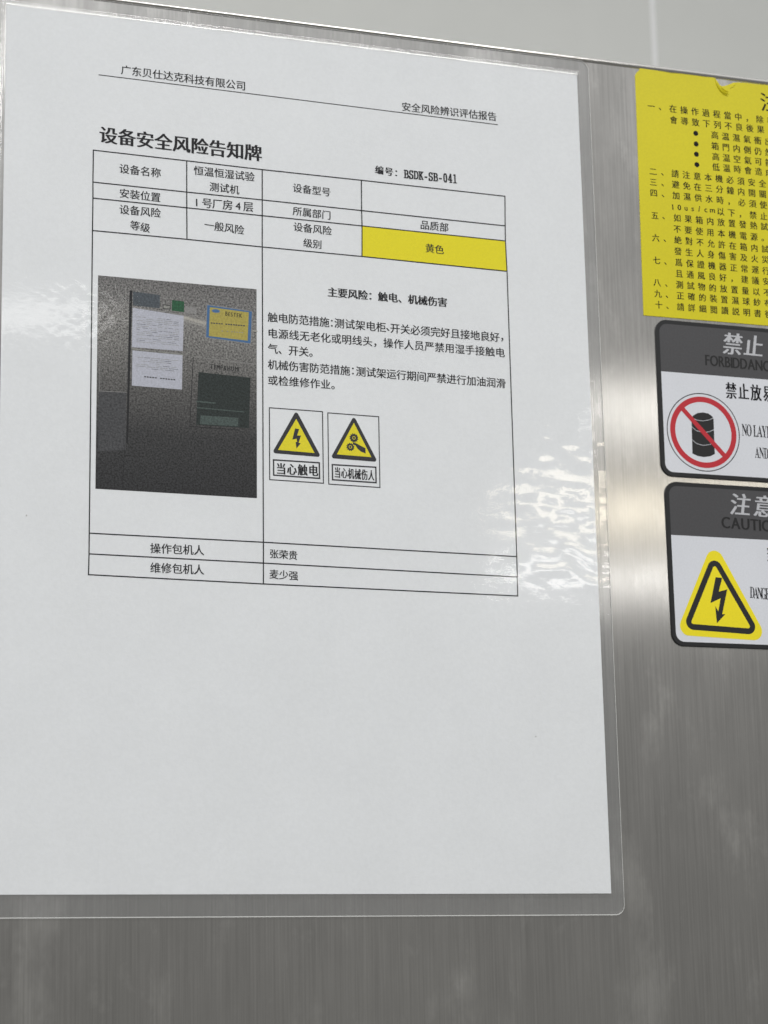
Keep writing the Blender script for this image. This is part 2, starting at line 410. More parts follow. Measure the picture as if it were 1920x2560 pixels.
P = {
   'header_line': [(31.93, 21.59), (177.75, 23.08)],
   'tab_rows_L': [(30.13, 48.98), (30.05, 60.39), (30.09, 66.07), (30.01, 77.54)],
   'tab_rows_c2': [(62.5, 49.31), (62.47, 60.61), (62.46, 66.27), (62.51, 77.55)],
   'tab_rows_c3': [(89.32, 49.65), (89.21, 60.73), (89.15, 66.46), (89.04, 77.78)],
   'tab_rows_c4': [(125.45, 49.77), (125.31, 61.01), (125.37, 66.64)],
   'c4_bot': [(125.15, 77.87)],
   'tab_rows_R': [(179.7, 50.16), (179.4, 61.38), (179.29, 67.05)],
   'R_bot': [(179.52, 78.38)],
   'low_L': [(29.66, 181.09), (29.63, 187.94), (29.49, 194.81)],
   'low_3': [(88.44, 181.23), (88.37, 188.31), (88.3, 195.36)],
   'low_R': [(179.51, 181.88), (179.43, 189.06), (179.36, 195.72)],
   'sign1': [(90.82, 134.52), (109.99, 134.6), (109.93, 160.0), (90.67, 159.84)],
   'tri1': [(100.48, 134.97), (91.77, 150.42), (109.12, 150.79)],
   'tri1in': [(100.44, 137.94), (93.85, 149.19), (106.76, 149.49)],
   'cap1': [(92.02, 152.5), (108.64, 152.54), (108.66, 158.47), (92.02, 158.28)],
   'bolt1': [(100.0, 141.31), (101.4, 141.49), (100.64, 143.77), (102.05, 143.68), (101.17, 146.23), (101.9, 146.36), (100.41, 148.34), (100.11, 146.03), (100.67, 146.1), (100.46, 144.89), (98.94, 145.27)],
   'sign2': [(111.53, 134.89), (130.22, 135.03), (130.13, 160.35), (111.45, 160.19)],
   'tri2': [(121.06, 135.42), (112.4, 150.93), (129.35, 151.23)],
   'tri2in': [(121.01, 137.96), (114.69, 149.45), (127.09, 149.69)],
   'cap2': [(112.76, 152.9), (128.86, 152.88), (128.85, 158.8), (112.78, 158.67)],
   'gear': [(120.91, 143.3), (122.63, 143.3), (119.59, 146.57), (121.19, 146.59)],
   'hand': [(120.65, 144.83), (122.02, 145.3), (123.04, 145.8), (124.97, 146.68), (125.05, 148.53), (123.28, 147.91), (122.1, 146.98), (121.43, 145.9), (120.41, 145.52)],
   'ph_photo': [(32.0, 93.08), (86.89, 93.14), (86.34, 166.31), (31.58, 166.16)],
   'ph_bar': [(42.72, 97.4), (43.71, 97.31), (42.39, 150.15), (41.77, 150.19)],
   'ph_darkrect': [(43.91, 97.7), (53.12, 98.12), (53.04, 102.8), (43.92, 102.56)],
   'ph_label1': [(54.11, 101.37), (56.82, 101.47), (56.82, 102.89), (54.11, 102.91)],
   'ph_green': [(57.34, 99.51), (61.51, 99.72), (61.42, 103.44), (57.22, 103.26)],
   'ph_label2': [(61.82, 101.25), (65.84, 101.52), (65.63, 103.78), (61.74, 103.7)],
   'ph_paper1': [(43.81, 103.38), (61.34, 104.75), (60.99, 117.14), (43.57, 117.09)],
   'ph_paper2': [(43.77, 118.2), (60.91, 118.56), (60.65, 130.53), (43.61, 130.36)],
   'ph_glare': [(61.22, 104.56), (69.12, 106.14), (69.11, 108.59), (61.21, 106.79)],
   'ph_board': [(69.27, 100.0), (85.43, 101.02), (84.8, 112.84), (68.82, 111.87)],
   'ph_boardin': [(70.4, 100.93), (84.08, 101.63), (83.58, 111.71), (70.03, 111.16)],
   'ph_logo': [(71.08, 102.1), (73.91, 102.15)],
   'ph_bestek': [(76.21, 102.78), (81.21, 103.02)],
   'ph_panel': [(64.58, 118.89), (86.65, 119.84), (86.44, 142.93), (63.32, 143.05)],
   'ph_temph': [(70.98, 121.84), (80.38, 122.02)],
   'ph_screen': [(66.37, 124.0), (84.49, 124.68), (83.73, 142.31), (65.51, 142.31)],
   'ph_screenmid': [(65.85, 134.29), (84.08, 134.71)],
   'ph_teal': [(67.11, 139.01), (80.13, 138.93), (79.99, 141.95), (66.7, 142.03)],
   'ph_doorline': [(32.52, 133.06), (41.86, 132.79)],
   'ph_doorv': [(32.9, 118.72), (32.72, 133.04)],
   'ph_lowv': [(41.34, 150.61), (40.43, 165.93)],
   'ystick': [(235.83, -6.53), (244.34, -5.78), (248.34, -5.83), (257.38, -5.92), (266.98, -5.86), (268.15, -4.3), (269.29, -2.0), (271.69, 0.39), (273.16, -2.95), (274.53, -4.58), (276.61, -5.17), (279.71, -5.69), (289.43, -5.88), (283.26, 90.0), (232.57, 90.24), (233.76, -2.56)],
   'ybul': [(257.59, 17.33), (257.5, 21.56), (257.42, 25.63), (257.39, 29.74), (256.58, 17.44)],
   'fb': [(236.93, 91.37), (283.2, 90.97), (279.43, 149.61), (236.56, 149.8)],
   'fbhead': [(237.98, 110.75), (281.91, 111.03)],
   'fbin': [(238.42, 92.66), (283.11, 92.35), (279.51, 148.27), (238.18, 148.28)],
   'circ': [(253.9, 132.61), (239.58, 133.26), (268.51, 131.95), (254.74, 117.7), (253.05, 147.57), (240.95, 133.17), (267.43, 132.02), (242.87, 133.04), (265.53, 132.15)],
   'barline': [(245.66, 123.88), (262.76, 141.62)],
   'barrel': [(249.48, 127.97), (250.18, 126.65), (252.11, 125.59), (254.32, 125.2), (256.49, 125.52), (258.0, 126.53), (258.38, 127.49), (258.13, 140.46), (256.2, 141.44), (253.68, 141.89), (251.21, 141.63), (249.14, 140.84)],
   'bands': [(249.51, 127.39), (251.64, 128.29), (254.14, 128.42), (256.67, 127.84), (258.42, 126.96), (249.33, 130.77), (251.11, 132.21), (253.89, 132.79), (256.42, 132.27), (258.41, 131.33), (249.18, 135.64), (250.97, 137.03), (253.62, 137.56), (256.14, 137.11), (258.38, 136.21)],
   'ca': [(237.44, 151.75), (279.3, 151.65), (275.43, 211.71), (237.37, 210.74)],
   'cahead': [(238.87, 171.15), (278.03, 171.33)],
   'cain': [(238.96, 153.15), (279.21, 153.05), (275.54, 210.02), (239.21, 209.13)],
   'ytri': [(256.18, 174.1), (238.16, 206.17), (275.57, 207.66)],
   'btri': [(255.95, 178.09), (241.31, 203.95), (271.99, 205.2)],
   'btri_th': [(255.84, 179.9), (255.7, 182.34), (256.35, 202.85), (256.2, 205.37)],
   'cbolt': [(255.81, 185.78), (258.39, 186.01), (256.74, 191.04), (260.19, 190.06), (257.62, 199.16), (258.92, 199.0), (255.33, 202.49), (255.01, 196.34), (256.14, 198.09), (257.34, 193.38), (253.22, 195.29)],
   'film': [(214.26, -3.81), (214.98, 301.2), (211.63, 304.26), (2.64, 304.45), (39.17, -4.09), (22.63, -3.37)],
   'filmridge': [(210.64, 6.15), (213.26, 5.84), (210.37, -1.06)],
   'spot': [(194.51, 143.54), (195.87, 185.06), (180.78, 186.44), (201.95, 184.78), (26.13, 106.19), (18.05, 101.34), (34.94, 115.16), (11.8, 134.71)],
   'dots': [(9.18, 176.34), (184.27, 244.19), (169.5, 103.89), (165.16, 107.46), (179.81, 200.79)],
}


# ------------------------------------------------------------------ materials
ink = new_mat('black_toner', (0.010, 0.010, 0.013), 0.8, spec=0.2)
white_paper = bump(grain(new_mat('white_paper', (0.85, 0.866, 0.882), 0.9, spec=0.1), (0.85, 0.866, 0.882), 0.02, 900, 3, amt2=0.015, scale2=45), 1500, 0.15, 0.0002)
yellow_print = grain(new_mat('yellow_print', (0.87, 0.76, 0.012), 0.7, spec=0.2), (0.87, 0.76, 0.012), 0.03, 1500)
yellow_symbol = grain(new_mat('yellow_symbol_print', (0.84, 0.73, 0.02), 0.7, spec=0.2), (0.84, 0.73, 0.02), 0.05, 1500)
black_print = grain(new_mat('black_print', (0.03, 0.03, 0.035), 0.7, spec=0.2), (0.03, 0.03, 0.035), 0.3, 1800)

# brushed stainless steel: vertical grain, uneven polish
def make_steel(name, tint=1.0):
    m = bpy.data.materials.new(name); m.use_nodes = True
    t = m.node_tree; b = t.nodes['Principled BSDF']; L = t.links
    co = t.nodes.new('ShaderNodeTexCoord')
    def noise_(scale, stretch, detail=3.0, rough=0.55):
        mp = t.nodes.new('ShaderNodeMapping'); mp.inputs['Scale'].default_value = stretch
        L.new(co.outputs['Object'], mp.inputs[0])
        n = t.nodes.new('ShaderNodeTexNoise'); n.inputs['Scale'].default_value = scale
        n.inputs['Detail'].default_value = detail; n.inputs['Roughness'].default_value = rough
        L.new(mp.outputs[0], n.inputs['Vector']); return n.outputs['Fac']
    def rng(sock, a, b_, c, d):
        r = t.nodes.new('ShaderNodeMapRange'); L.new(sock, r.inputs['Value'])
        for k, v in zip(('From Min', 'From Max', 'To Min', 'To Max'), (a, b_, c, d)): r.inputs[k].default_value = v
        return r.outputs[0]
    def mth(op, a, b_):
        n = t.nodes.new('ShaderNodeMath'); n.operation = op
        for i, s in enumerate((a, b_)):
            if isinstance(s, (int, float)): n.inputs[i].default_value = s
            else: L.new(s, n.inputs[i])
        return n.outputs[0]
    fine = noise_(1.0, (1500, 1500, 22), 3)
    mid = noise_(1.0, (500, 500, 7), 3)
    smudge = noise_(1.0, (34, 34, 14), 5, 0.62)
    smudge2 = noise_(1.0, (11, 11, 9), 3, 0.6)
    smear = noise_(1.0, (75, 75, 48), 5, 0.7)
    val = mth('MULTIPLY', rng(fine, 0.3, 0.7, 0.90, 1.10), rng(mid, 0.3, 0.7, 0.975, 1.025))
    val = mth('MULTIPLY', val, mth('ADD', rng(smudge, 0.54, 0.64, 0.985, 1.17), rng(smear, 0.58, 0.68, 0.0, 0.11)))
    v = t.nodes.new('ShaderNodeVectorMath'); v.operation = 'SCALE'
    v.inputs[0].default_value = (0.575 * tint, 0.568 * tint, 0.552 * tint); L.new(val, v.inputs['Scale'])
    L.new(v.outputs[0], b.inputs['Base Color'])
    b.inputs['Metallic'].default_value = 1.0
    b.inputs['Roughness'].default_value = 0.27
    L.new(mth('ADD', rng(fine, 0.3, 0.7, 0.155, 0.19), rng(smudge, 0.4, 0.65, -0.005, 0.015)), b.inputs['Roughness'])
    b.inputs['Anisotropic'].default_value = 1.0
    tg = t.nodes.new('ShaderNodeCombineXYZ'); tg.inputs[2].default_value = 1.0
    b.inputs['Anisotropic Rotation'].default_value = 0.25
    L.new(tg.outputs[0], b.inputs['Tangent'])
    # wiped, greasy patches scatter more widely
    b2 = t.nodes.new('ShaderNodeBsdfPrincipled'); b2.inputs['Metallic'].default_value = 1.0
    b2.inputs['Roughness'].default_value = 0.46; b2.inputs['Anisotropic'].default_value = 0.6; b2.inputs['Anisotropic Rotation'].default_value = 0.25
    L.new(tg.outputs[0], b2.inputs['Tangent']); L.new(v.outputs[0], b2.inputs['Base Color'])
    mxs = t.nodes.new('ShaderNodeMixShader')
    L.new(rng(mth('ADD', mth('MULTIPLY', smudge, 0.65), mth('MULTIPLY', smudge2, 0.35)), 0.43, 0.62, 0.26, 0.46), mxs.inputs[0])
    L.new(b.outputs[0], mxs.inputs[1]); L.new(b2.outputs[0], mxs.inputs[2])
    L.new(mxs.outputs[0], t.nodes['Material Output'].inputs[0])
    h = mth('ADD', mth('MULTIPLY', fine, 0.5), mth('MULTIPLY', mid, 0.8))
    bp = t.nodes.new('ShaderNodeBump'); bp.inputs['Strength'].default_value = 0.15; bp.inputs['Distance'].default_value = 0.00005
    L.new(h, bp.inputs['Height']); L.new(bp.outputs[0], b.inputs['Normal']); L.new(bp.outputs[0], b2.inputs['Normal'])
    return m
steel = make_steel('brushed_steel')
edge_steel = new_mat('bent_steel_edge', (0.66, 0.65, 0.63), 0.22, 1.0)
dark_gap = new_mat('dark_gap', (0.03, 0.03, 0.03), 0.8)

# ------------------------------------------------------------------ the wall behind
wall_mat = bump(grain(new_mat('wall_panel_paint', (0.76, 0.775, 0.755), 0.45, spec=0.35), (0.76, 0.775, 0.755), 0.01, 30, amt2=0.03, scale2=1.5), 60, 0.05, 0.001)
seam_mat = new_mat('pale_joint_sealant', (0.95, 0.96, 0.97), 0.5)
YW = 0.80
def box(name, x0, x1, y0, y1, z0, z1, mat, parent=None, bev=0.0):
    bm = bmesh.new()
    bmesh.ops.create_cube(bm, size=1)
    for v in bm.verts:
        v.co = Vector(((x0 + x1) / 2 + v.co.x * (x1 - x0), (y0 + y1) / 2 + v.co.y * (y1 - y0), (z0 + z1) / 2 + v.co.z * (z1 - z0)))
    if bev:
        bmesh.ops.bevel(bm, geom=list(bm.edges), offset=bev, segments=4, profile=0.5, affect='EDGES')
        for f in bm.faces: f.smooth = True
    me = bpy.data.meshes.new(name); bm.to_mesh(me); bm.free(); me.materials.append(mat)
    return link(name, me, parent)
wall = box('wall', -1.2, 0.645, YW, YW + 0.05, 0.0, 2.75, wall_mat)
wall['kind'] = 'structure'
wallb = box('wall_panel', 0.650, 2.4, YW, YW + 0.05, 0.0, 2.75, wall_mat, wall)
seam = box('panel_joint', 0.645, 0.650, YW + 0.0008, YW + 0.04, 0.0, 2.75, seam_mat, wall)

# ------------------------------------------------------------------ the steel cabinet
ctop = Z0 + 0.0079
cab = box('steel_cabinet', -0.45, 0.75, 0.0, 0.70, 0.0, ctop - 0.0022, steel)
cab['label'] = 'brushed stainless steel cabinet front that all the notices and stickers are stuck on'
cab['category'] = 'cabinet'
def edge_bead():
    """the sheet folded over along the cabinet's top edge: a rounded bead"""
    mb = MB(); prof = []
    r = 1.15
    for k in range(13):
        a = -math.pi / 2 * 1.0 + math.pi * k / 12
        prof.append((r * math.cos(a), r * math.sin(a)))                      # (proud, up)
    x0, x1 = -450, 750
    yc = -7.9 + r
    pts = [(0.25 + p[0] - r * 0.75, yc - p[1]) for p in prof] + [(-30, -7.9), (-30, yc + r)]
    i = 0
    for xx in (x0, x1): mb.v += [world((xx, p[1]), p[0]) for p in pts]
    n = len(pts)
    for k in range(n):
        k2 = (k + 1) % n
        mb.f.append([k, k2, n + k2, n + k]); mb.mi.append(0)
    mb.f.append(list(range(n))[::-1]); mb.mi.append(0); mb.f.append(list(range(n, 2 * n))); mb.mi.append(0)
    o = mb.build('folded_edge', edge_steel, cab)
    for p in o.data.polygons[:12]: p.use_smooth = True
    bm = bmesh.new(); bm.from_mesh(o.data); bmesh.ops.recalc_face_normals(bm, faces=bm.faces); bm.to_mesh(o.data); bm.free()
edge_bead()

# ------------------------------------------------------------------ the laminated notice
notice = thing('laminated_notice', 'white laminated notice with a printed table, machine photo and two small warning symbols', 'notice', (105, 304))
D_P = 0.50           # paper front
mb = MB()
NX, NY = 42, 60
mb.prism([(0, 0), (210, 0), (210, 297), (0, 297)], 0.40, D_P)
sheet = mb.build('paper_sheet', white_paper, notice)
D1, D2, D3 = D_P + 0.03, D_P + 0.05, D_P + 0.07

mb = MB(); mb.line(P['header_line'], 0.32, D1); mb.build('header_rule', ink, sheet)
L_, c2, c3, c4, R_ = P['tab_rows_L'], P['tab_rows_c2'], P['tab_rows_c3'], P['tab_rows_c4'] + P['c4_bot'], P['tab_rows_R'] + P['R_bot']
l3, lL, lR = P['low_3'], P['low_L'], P['low_R']
mb = MB(); w = 0.40
for rr in ([L_[0], c2[0], c3[0], c4[0], R_[0]], [L_[1], c2[1], c3[1], c4[1], R_[1]], [L_[2], c2[2], c3[2], c4[2], R_[2]],
           [L_[3], c2[3], c3[3], c4[3], R_[3]], [lL[0], l3[0], lR[0]], [lL[1], l3[1], lR[1]], [lL[2], l3[2], lR[2]]):
    mb.line(rr, w, D2)
for cc in (L_ + lL, c2, c3 + l3, c4, R_ + lR): mb.line(cc, w, D2 + 0.008)
mb.build('table_grid', ink, sheet)
mb = MB(); mb.poly([c4[2], R_[2], R_[3], c4[3]], D1); mb.build('yellow_table_cell', yellow_print, sheet)
for part in ('header_text', 'title_text', 'serial_number_text', 'cell_text', 'risk_heading', 'body_text'):
    write('P', part, D3, ink, sheet)

# the two printed warning symbols
for box_, tri, trin, cap, kind in ((P['sign1'], P['tri1'], P['tri1in'], P['cap1'], 0), (P['sign2'], P['tri2'], P['tri2in'], P['cap2'], 1)):
    mb = MB()
    mb.ring(box_, inset(box_, 0.36), D1, 0)
    mb.ring(cap, inset(cap, 0.5), D1, 0)
    mb.poly(fillet(tri, 0.75), D1, 0)
    mb.poly(trin, D2, 1)
    if kind == 0:
        mb.poly(P['bolt1'], D3, 0)
    else:
        g = P['gear']
        for c, rr in ((g[0], 1.45), (g[2], 1.30)):
            teeth = []
            for k in range(24):
                q = rr * (1.13 if k % 2 else 0.93)
                for dd in (-0.09, 0.09):
                    t = 2 * math.pi * k / 24 + dd; teeth.append((c[0] + q * math.cos(t), c[1] + q * math.sin(t)))
            mb.poly(teeth, D3, 0)
            mb.ring(circle(c, 0.58, 20), circle(c, 0.40, 20), D3 + 0.015, 1)
        mb.poly(P['hand'], D3 + 0.007, 0)
    mb.build('warning_symbol', [black_print, yellow_symbol], sheet)
write('P', 'symbol_caption', D3, ink, sheet)

# the printed photo of the machine
def photo_mat():
    m = new_mat('photo_print', (0.1, 0.1, 0.1), 0.75, spec=0.15)
    t = m.node_tree; b = t.nodes['Principled BSDF']; L = t.links
    co = t.nodes.new('ShaderNodeTexCoord'); sp = t.nodes.new('ShaderNodeSeparateXYZ'); L.new(co.outputs['Object'], sp.inputs[0])
    mr_ = t.nodes.new('ShaderNodeMapRange'); L.new(sp.outputs['Z'], mr_.inputs['Value'])
    mr_.inputs['From Min'].default_value = Z0 - 0.1662; mr_.inputs['From Max'].default_value = Z0 - 0.0931
    n1 = t.nodes.new('ShaderNodeTexNoise'); n1.inputs['Scale'].default_value = 60; n1.inputs['Detail'].default_value = 3
    L.new(co.outputs['Object'], n1.inputs['Vector'])
    ad = t.nodes.new('ShaderNodeMath'); ad.operation = 'MULTIPLY_ADD'; L.new(n1.outputs['Fac'], ad.inputs[0]); ad.inputs[1].default_value = 0.06
    sb = t.nodes.new('ShaderNodeMath'); sb.operation = 'SUBTRACT'; L.new(mr_.outputs[0], sb.inputs[0]); sb.inputs[1].default_value = 0.05
    L.new(sb.outputs[0], ad.inputs[2])
    ra = t.nodes.new('ShaderNodeValToRGB'); L.new(ad.outputs[0], ra.inputs[0])
    el = ra.color_ramp.elements
    el[0].position = 0.0; el[0].color = (0.028, 0.028, 0.030, 1)
    el[1].position = 1.0; el[1].color = (0.155, 0.15, 0.148, 1)
    for p, c in ((0.25, (0.042, 0.042, 0.043, 1)), (0.45, (0.10, 0.097, 0.094, 1)), (0.65, (0.185, 0.18, 0.172, 1)), (0.80, (0.235, 0.228, 0.218, 1)), (0.88, (0.19, 0.185, 0.18, 1))):
        k = el.new(p); k.color = c
    n2 = t.nodes.new('ShaderNodeTexNoise'); n2.inputs['Scale'].default_value = 1700; n2.inputs['Detail'].default_value = 2
    L.new(co.outputs['Object'], n2.inputs['Vector'])
    r2 = t.nodes.new('ShaderNodeMapRange'); L.new(n2.outputs['Fac'], r2.inputs['Value'])
    for k, v in zip(('From Min', 'From Max', 'To Min', 'To Max'), (0.3, 0.7, 0.32, 1.68)): r2.inputs[k].default_value = v
    sc = t.nodes.new('ShaderNodeVectorMath'); sc.operation = 'SCALE'; L.new(ra.outputs[0], sc.inputs[0]); L.new(r2.outputs[0], sc.inputs['Scale'])
    L.new(sc.outputs[0], b.inputs['Base Color'])
    return m
def pm(name, c, amt=0.3, sc=1600): return grain(new_mat(name, c, 0.75, spec=0.15), c, amt, sc)
pmats = [photo_mat(), pm('print_black', (0.014, 0.014, 0.016)), pm('print_slate', (0.075, 0.09, 0.105)), pm('print_pale', (0.27, 0.27, 0.25)),
         pm('print_green', (0.02, 0.10, 0.045)), pm('print_white', (0.50, 0.51, 0.58), 0.12), pm('print_blue', (0.065, 0.16, 0.33), 0.12),
         pm('print_ochre', (0.44, 0.37, 0.085), 0.15), pm('print_screen', (0.022, 0.030, 0.028), 0.5), pm('print_teal', (0.07, 0.095, 0.088), 0.4),
         pm('print_glare', (0.42, 0.40, 0.36), 0.15), pm('print_bluegrey', (0.066, 0.067, 0.071), 0.45), pm('print_grey_line', (0.27, 0.265, 0.26), 0.2), pm('print_faint_glare', (0.24, 0.232, 0.222), 0.4), pm('print_soft_glare', (0.32, 0.31, 0.29), 0.3)]
mb = MB(); E1, E2, E3, E4 = D1, D1 + 0.02, D1 + 0.035, D1 + 0.05
mb.poly(P['ph_photo'], E1, 0)
mb.poly([(32.55, 133.0), (41.8, 132.75), (41.6, 152.5), (32.4, 153.5)], E1 + 0.008, 11)
mb.poly(P['ph_bar'], E3, 1)
mb.poly(P['ph_darkrect'], E2, 2)
mb.poly(P['ph_label1'], E2, 1); mb.poly(inset(P['ph_label1'], 0.22), E3, 3)
mb.poly(P['ph_green'], E2, 4)
mb.poly(P['ph_label2'], E2, 12)
mb.poly(P['ph_paper1'], E2, 5); mb.poly(P['ph_paper2'], E2, 5)
mb.line([(44.0, 103.0), (50, 103.6), (56, 103.9), (61.3, 104.6)], 0.35, E3, 12)
mb.line([(43.7, 117.7), (52, 117.95), (61, 118.3)], 0.45, E3, 3)
random.seed(4)
for (x0, x1, y0, y1) in ((45.2, 59.6, 106.4, 115.6), (45.2, 59.4, 120.4, 124.4)):     # lines of writing far too small to read
    y = y0
    while y < y1:
        x = x0
        while x < x1 - 1.0:
            wd = random.uniform(0.8, 3.2); x2 = min(x + wd, x1)
            if random.random() < 0.8: mb.line([(x, y + (x - x0) * 0.012), (x2, y + (x2 - x0) * 0.012)], 0.13, E3, 11 if random.random() < 0.25 else 3)
            x = x2 + 0.5
        y += 0.62
for x in (48, 48.9, 49.8, 50.7, 51.6, 53.4, 54.3, 55.2, 56.1, 57.0, 57.9): mb.line([(x, 127.0 + (x - 48) * 0.03), (x + 0.25, 127.01 + (x - 48) * 0.03)], 0.42, E3, 11)
gl = P['ph_glare']
lerp = lambda a, b, t: (a[0] + (b[0] - a[0]) * t, a[1] + (b[1] - a[1]) * t)
for k, q in enumerate((13, 14, 10, 10, 14, 14, 13, 13)):       # the glint printed beside the yellow board
    t0, t1 = k / 8 * 1.5 - 0.25, (k + 1) / 8 * 1.5 - 0.25
    mb.poly([lerp(gl[0], gl[3], t0), lerp(gl[1], gl[2], t0), lerp(gl[1], gl[2], t1), lerp(gl[0], gl[3], t1)], E1 + 0.008, q)
mb.line([(85.5, 108.0), (86.8, 108.1)], 0.45, E2, 10)
mb.poly(P['ph_board'], E2, 12); mb.poly(inset(P['ph_board'], 0.25), E2 + 0.008, 6); mb.poly(P['ph_boardin'], E3, 7)
lg = P['ph_logo']; lc = ((lg[0][0] + lg[1][0]) / 2, (lg[0][1] + lg[1][1]) / 2)
mb.poly(circle(lc, 1.5, 28, 0.72), E3 + 0.008, 12); mb.poly(circle(lc, 1.3, 28, 0.55), E4, 6)
for yy, segs in ((106.5, ((70.9, 74.6), (76.0, 79.2), (79.5, 82.6))), (109.0, ((74.6, 75.2), (76.4, 77.0), (78.0, 82.4)))):
    for a_, b_ in segs:
        x = a_
        while x < b_: mb.line([(x, yy), (x + 0.22, yy + 0.01)], 0.42 if yy < 108 else 0.3, E4, 11 if yy < 108 else 3); x += 0.9
pa = P['ph_panel']
for a_, b_, mm_ in ((pa[0], pa[1], 12), (pa[0], pa[3], 1), (pa[3], (80.5, 143.2), 1)): mb.line([a_, b_], 0.22, E2, mm_)
sc_ = P['ph_screen']; sm = P['ph_screenmid']
mb.poly(sc_, E2, 8); mb.poly(P['ph_teal'], E3, 9)
mb.line([sm[0], (72, 134.4)], 0.5, E3, 9); mb.line([(66.0, 136.4), (82, 136.8)], 0.35, E3, 9)
for a_, b_ in (P['ph_doorline'], P['ph_doorv'], P['ph_lowv']): mb.line([a_, b_], 0.16, E2, 12 if a_[1] < 140 else 1)
photo = mb.build('printed_photo', pmats, sheet)
mbt = MB()
lettering(mbt, 'latinm', 'BESTEK', P['ph_bestek'][0], P['ph_bestek'][1], 2.1, 0.72, E4)
lettering(mbt, 'latinm', 'TEMP&HUMI', P['ph_temph'][0], P['ph_temph'][1], 2.4, 0.62, E4)
mbt.build('photo_lettering', pmats[1], sheet)

# specks of dirt
mb = MB(); mb.poly(circle((184.27, 244.19), 0.2, 10, 0.15), D1); dirt = pm('dirt', (0.2, 0.17, 0.14)); mb.build('dirt_speck', dirt, sheet)
for c_, rx, ry, ro in (((9.1, 176.3), 0.12, 0.35, 0.4), ((165.2, 107.5), 0.2, 0.6, -0.3), ((169.6, 103.9), 0.22, 0.3, 0)):
    mb = MB(); mb.poly(circle(c_, rx, 10, ry, ro), D1); mb.build('dirt_speck', dirt, sheet)

# the clear pouch
def film_mat(name, milky):
    m = bpy.data.materials.new(name); m.use_nodes = True
    t = m.node_tree; L = t.links
    for n in list(t.nodes): t.nodes.remove(n)
    o_ = t.nodes.new('ShaderNodeOutputMaterial')
    co = t.nodes.new('ShaderNodeTexCoord')
    n1 = t.nodes.new('ShaderNodeTexNoise'); n1.inputs['Scale'].default_value = 500; n1.inputs['Detail'].default_value = 2
    L.new(co.outputs['Object'], n1.inputs['Vector'])
    bp = t.nodes.new('ShaderNodeBump'); bp.inputs['Strength'].default_value = 0.10; bp.inputs['Distance'].default_value = 0.0001
    L.new(n1.outputs['Fac'], bp.inputs['Height'])
    fr = t.nodes.new('ShaderNodeFresnel'); fr.inputs['IOR'].default_value = 1.70; L.new(bp.outputs[0], fr.inputs['Normal'])
    ga = t.nodes.new('ShaderNodeBsdfGlossy'); ga.inputs['Roughness'].default_value = 0.05; L.new(bp.outputs[0], ga.inputs['Normal'])
    gb = t.nodes.new('ShaderNodeBsdfGlossy'); gb.inputs['Roughness'].default_value = 0.17; L.new(bp.outputs[0], gb.inputs['Normal'])
    mg = t.nodes.new('ShaderNodeMixShader'); mg.inputs[0].default_value = 0.34
    L.new(ga.outputs[0], mg.inputs[1]); L.new(gb.outputs[0], mg.inputs[2])
    tr = t.nodes.new('ShaderNodeBsdfTransparent'); tr.inputs['Color'].default_value = (0.97, 0.975, 0.98, 1)
    di = t.nodes.new('ShaderNodeBsdfDiffuse'); di.inputs['Color'].default_value = (0.75, 0.76, 0.77, 1)
    md = t.nodes.new('ShaderNodeMixShader'); md.inputs[0].default_value = milky
    L.new(tr.outputs[0], md.inputs[1]); L.new(di.outputs[0], md.inputs[2])
    ge = t.nodes.new('ShaderNodeNewGeometry')
    fm = t.nodes.new('ShaderNodeMix'); fm.inputs['B'].default_value = 0.05     # seen from behind: a thin sheet, no total reflection
    L.new(ge.outputs['Backfacing'], fm.inputs['Factor']); L.new(fr.outputs[0], fm.inputs['A'])
    mx = t.nodes.new('ShaderNodeMixShader'); L.new(fm.outputs['Result'], mx.inputs[0]); L.new(md.outputs[0], mx.inputs[1]); L.new(mg.outputs[0], mx.inputs[2])
    L.new(mx.outputs[0], o_.inputs[0])
    return m
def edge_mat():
    m = bpy.data.materials.new('laminate_edge_painted_bright'); m.use_nodes = True
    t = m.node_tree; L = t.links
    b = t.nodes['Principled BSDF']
    b.inputs['Base Color'].default_value = (0.72, 0.73, 0.72, 1); b.inputs['Roughness'].default_value = 0.3  # whitened cut edge; light piped out through it is painted as pale colour
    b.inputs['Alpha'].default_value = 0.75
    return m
def hump(x, c, w): return math.exp(-((x - c) / w) ** 2)
def film_depth(x, y):
    """mm proud of the steel: carried by the paper, dipping to the steel outside it"""
    ox = max(-x, x - 210, 0); oy = max(-y, y - 297, 0)
    d = math.hypot(ox, oy)
    inside = 0.74
    z = inside if d <= 0 else inside - 0.34 * min(d / 1.6, 1) ** 1.2 + 0.085 * hump(d, 0.95, 0.28)
    # slow waves of the laminate, stronger and finer where it has crinkled
    z += 0.035 * noise.noise(Vector((x / 30, y / 22, 3.1)))
    wr = hump(x, 198, 22) * (hump(y, 140, 9) + hump(y, 165, 8) + 1.1 * hump(y, 185, 7) + 0.3 * hump(y, 150, 40))
    wl = hump(x, 27, 12) * hump(y, 106, 12)
    k = WR * wr; z += WL * wl * 0.035 * noise.noise(Vector((x / 2.6, y / 2.2, 2.0)))
    z += k * (0.070 * noise.noise(Vector((x / 8.0, y / 4.6, 9.0))) + 0.020 * noise.noise(Vector((x / 3.6, y / 2.6, 5.0))))
    z += 0.03 * hump(y, 280.5, 0.5)
    z += 0.30 * max((y - 297.8) / 6.5, 0) ** 1.5
    z += 0.06 * hump(x, 216, 8) * noise.noise(Vector((0, y / 11, 1.0)))
    return z
WR, WL = 0.82, 1.0
